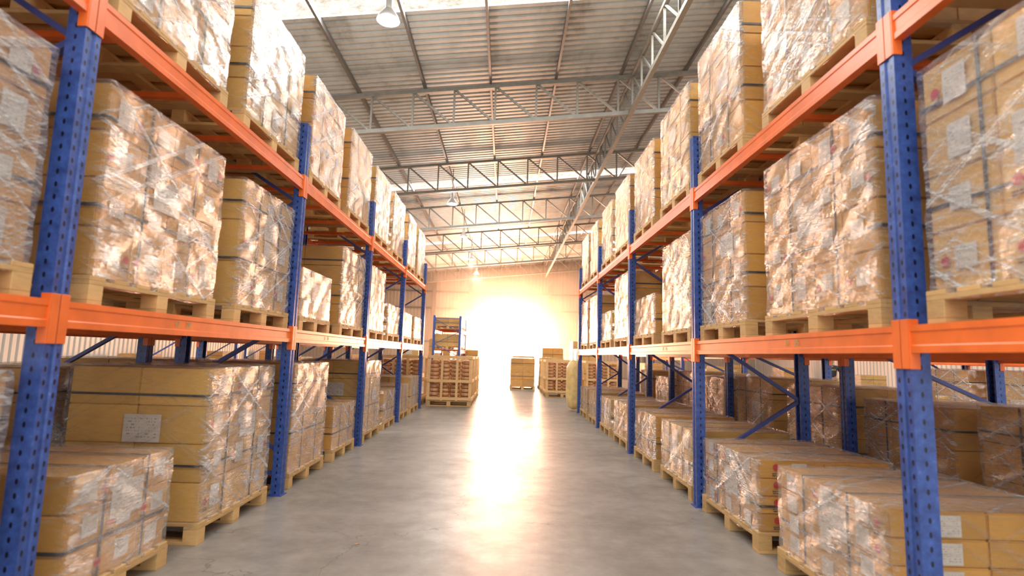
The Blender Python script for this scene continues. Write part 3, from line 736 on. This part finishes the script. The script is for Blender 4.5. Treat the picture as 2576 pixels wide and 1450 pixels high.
bm = bmesh.new(); bmesh.ops.create_cone(bm, segments=8, radius1=0.016, radius2=0.006, depth=0.045, matrix=Matrix.Translation((0, -0.098, 1.60)))
obj('nose', mesh_from('nose', bm, M_skin, True), (0, 0, 0), pr)
obj('mouth', boxes_mesh('mouth', [(0, -0.083, 1.565, 0.045, 0.01, 0.01)], M_roll, 0.003), (0, 0, 0), pr)
text_obj('S-OREX', 0.075, (0, -0.135, 1.27), pr, (R(90), 0, 0), paint('yellow_print', (0.8, 0.6, 0.05), 0.6), 'shirt_lettering')

bm = bmesh.new()
f = bm.faces.new([bm.verts.new(p) for p in ((-.02, 0, .004), (0, -.012, .002), (.022, .002, .01), (0.002, .014, .003))])
sc_me = mesh_from('debris_scrap', bm, M_roll)
obj('debris_scrap', sc_me, (-1.0, 4.12, 0.0), label='small brown scrap lying on the concrete', category='scrap')
obj('debris_scrap', sc_me, (-0.55, 3.05, 0.0), None, (0, 0, 1), label='small brown scrap lying on the concrete', category='scrap')

# ------------------------------------------------------------------ lights
def area(name, loc, rot, sx, sy, e, col):
    l = bpy.data.lights.new(name, 'AREA'); l.shape = 'RECTANGLE'; l.size = sx; l.size_y = sy; l.energy = e; l.color = col
    o = bpy.data.objects.new(name, l); COL.objects.link(o); o.location = loc; o.rotation_euler = rot; return o
for y, e in ((-0.2, 1700), (9.2, 1600), (19.82, 1100), (29.97, 450)):  # first lamp goes with the added strip out of view
    area('skylight_light', (1.5, y, roofz(1.5)-0.02), (0, R(-6.3), 0), 28, 0.6, e, (1.0, 0.965, 0.915))
area('door_light', (0.2, YB+0.3, 2.0), (R(-90), 0, 0), 4.2, 3.2, 8500, (1.0, 0.49, 0.27))
w = bpy.data.worlds.new('World'); sc.world = w; w.use_nodes = True
bg = w.node_tree.nodes['Background']; bg.inputs[0].default_value = (1.0, 0.965, 0.915, 1); bg.inputs[1].default_value = 1.8

# ------------------------------------------------------------------ added haze volume, stands in for the glow around the door
mh, nt, out = newmat('added_glow_haze')
vs = N(nt, 'ShaderNodeVolumeScatter', i_Density=0.030, i_Anisotropy=0.78); vs.inputs['Color'].default_value = (1, 0.76, 0.60, 1)
L(nt, vs.outputs[0], out.inputs['Volume'])
hz = obj('added_glow_haze', boxes_mesh('added_glow_haze', [(0.2, 33.85, 3.06, 9, 11.3, 6.1)], mh), (0, 0, 0), label='added haze volume imitating the glow around the loading door', category='haze', kind='stuff')

# ------------------------------------------------------------------ camera
cam = bpy.data.cameras.new('camera'); co = bpy.data.objects.new('camera', cam); COL.objects.link(co)
cam.sensor_width = 36; cam.lens = 36*1400/2576; cam.clip_end = 200
co.matrix_world = Matrix.Translation((0, 0, 1.35)) @ Matrix.Rotation(R(-0.53), 4, 'Z') @ Matrix.Rotation(R(90+6.93), 4, 'X') @ Matrix.Rotation(R(1.7), 4, 'Z')
cam.dof.use_dof = True; cam.dof.focus_distance = 7.0; cam.dof.aperture_fstop = 1.4
sc.camera = co
sc.view_settings.view_transform = 'Standard'
sc.view_settings.look = 'None'
sc.view_settings.exposure = 0.2
sc.view_settings.gamma = 1.0
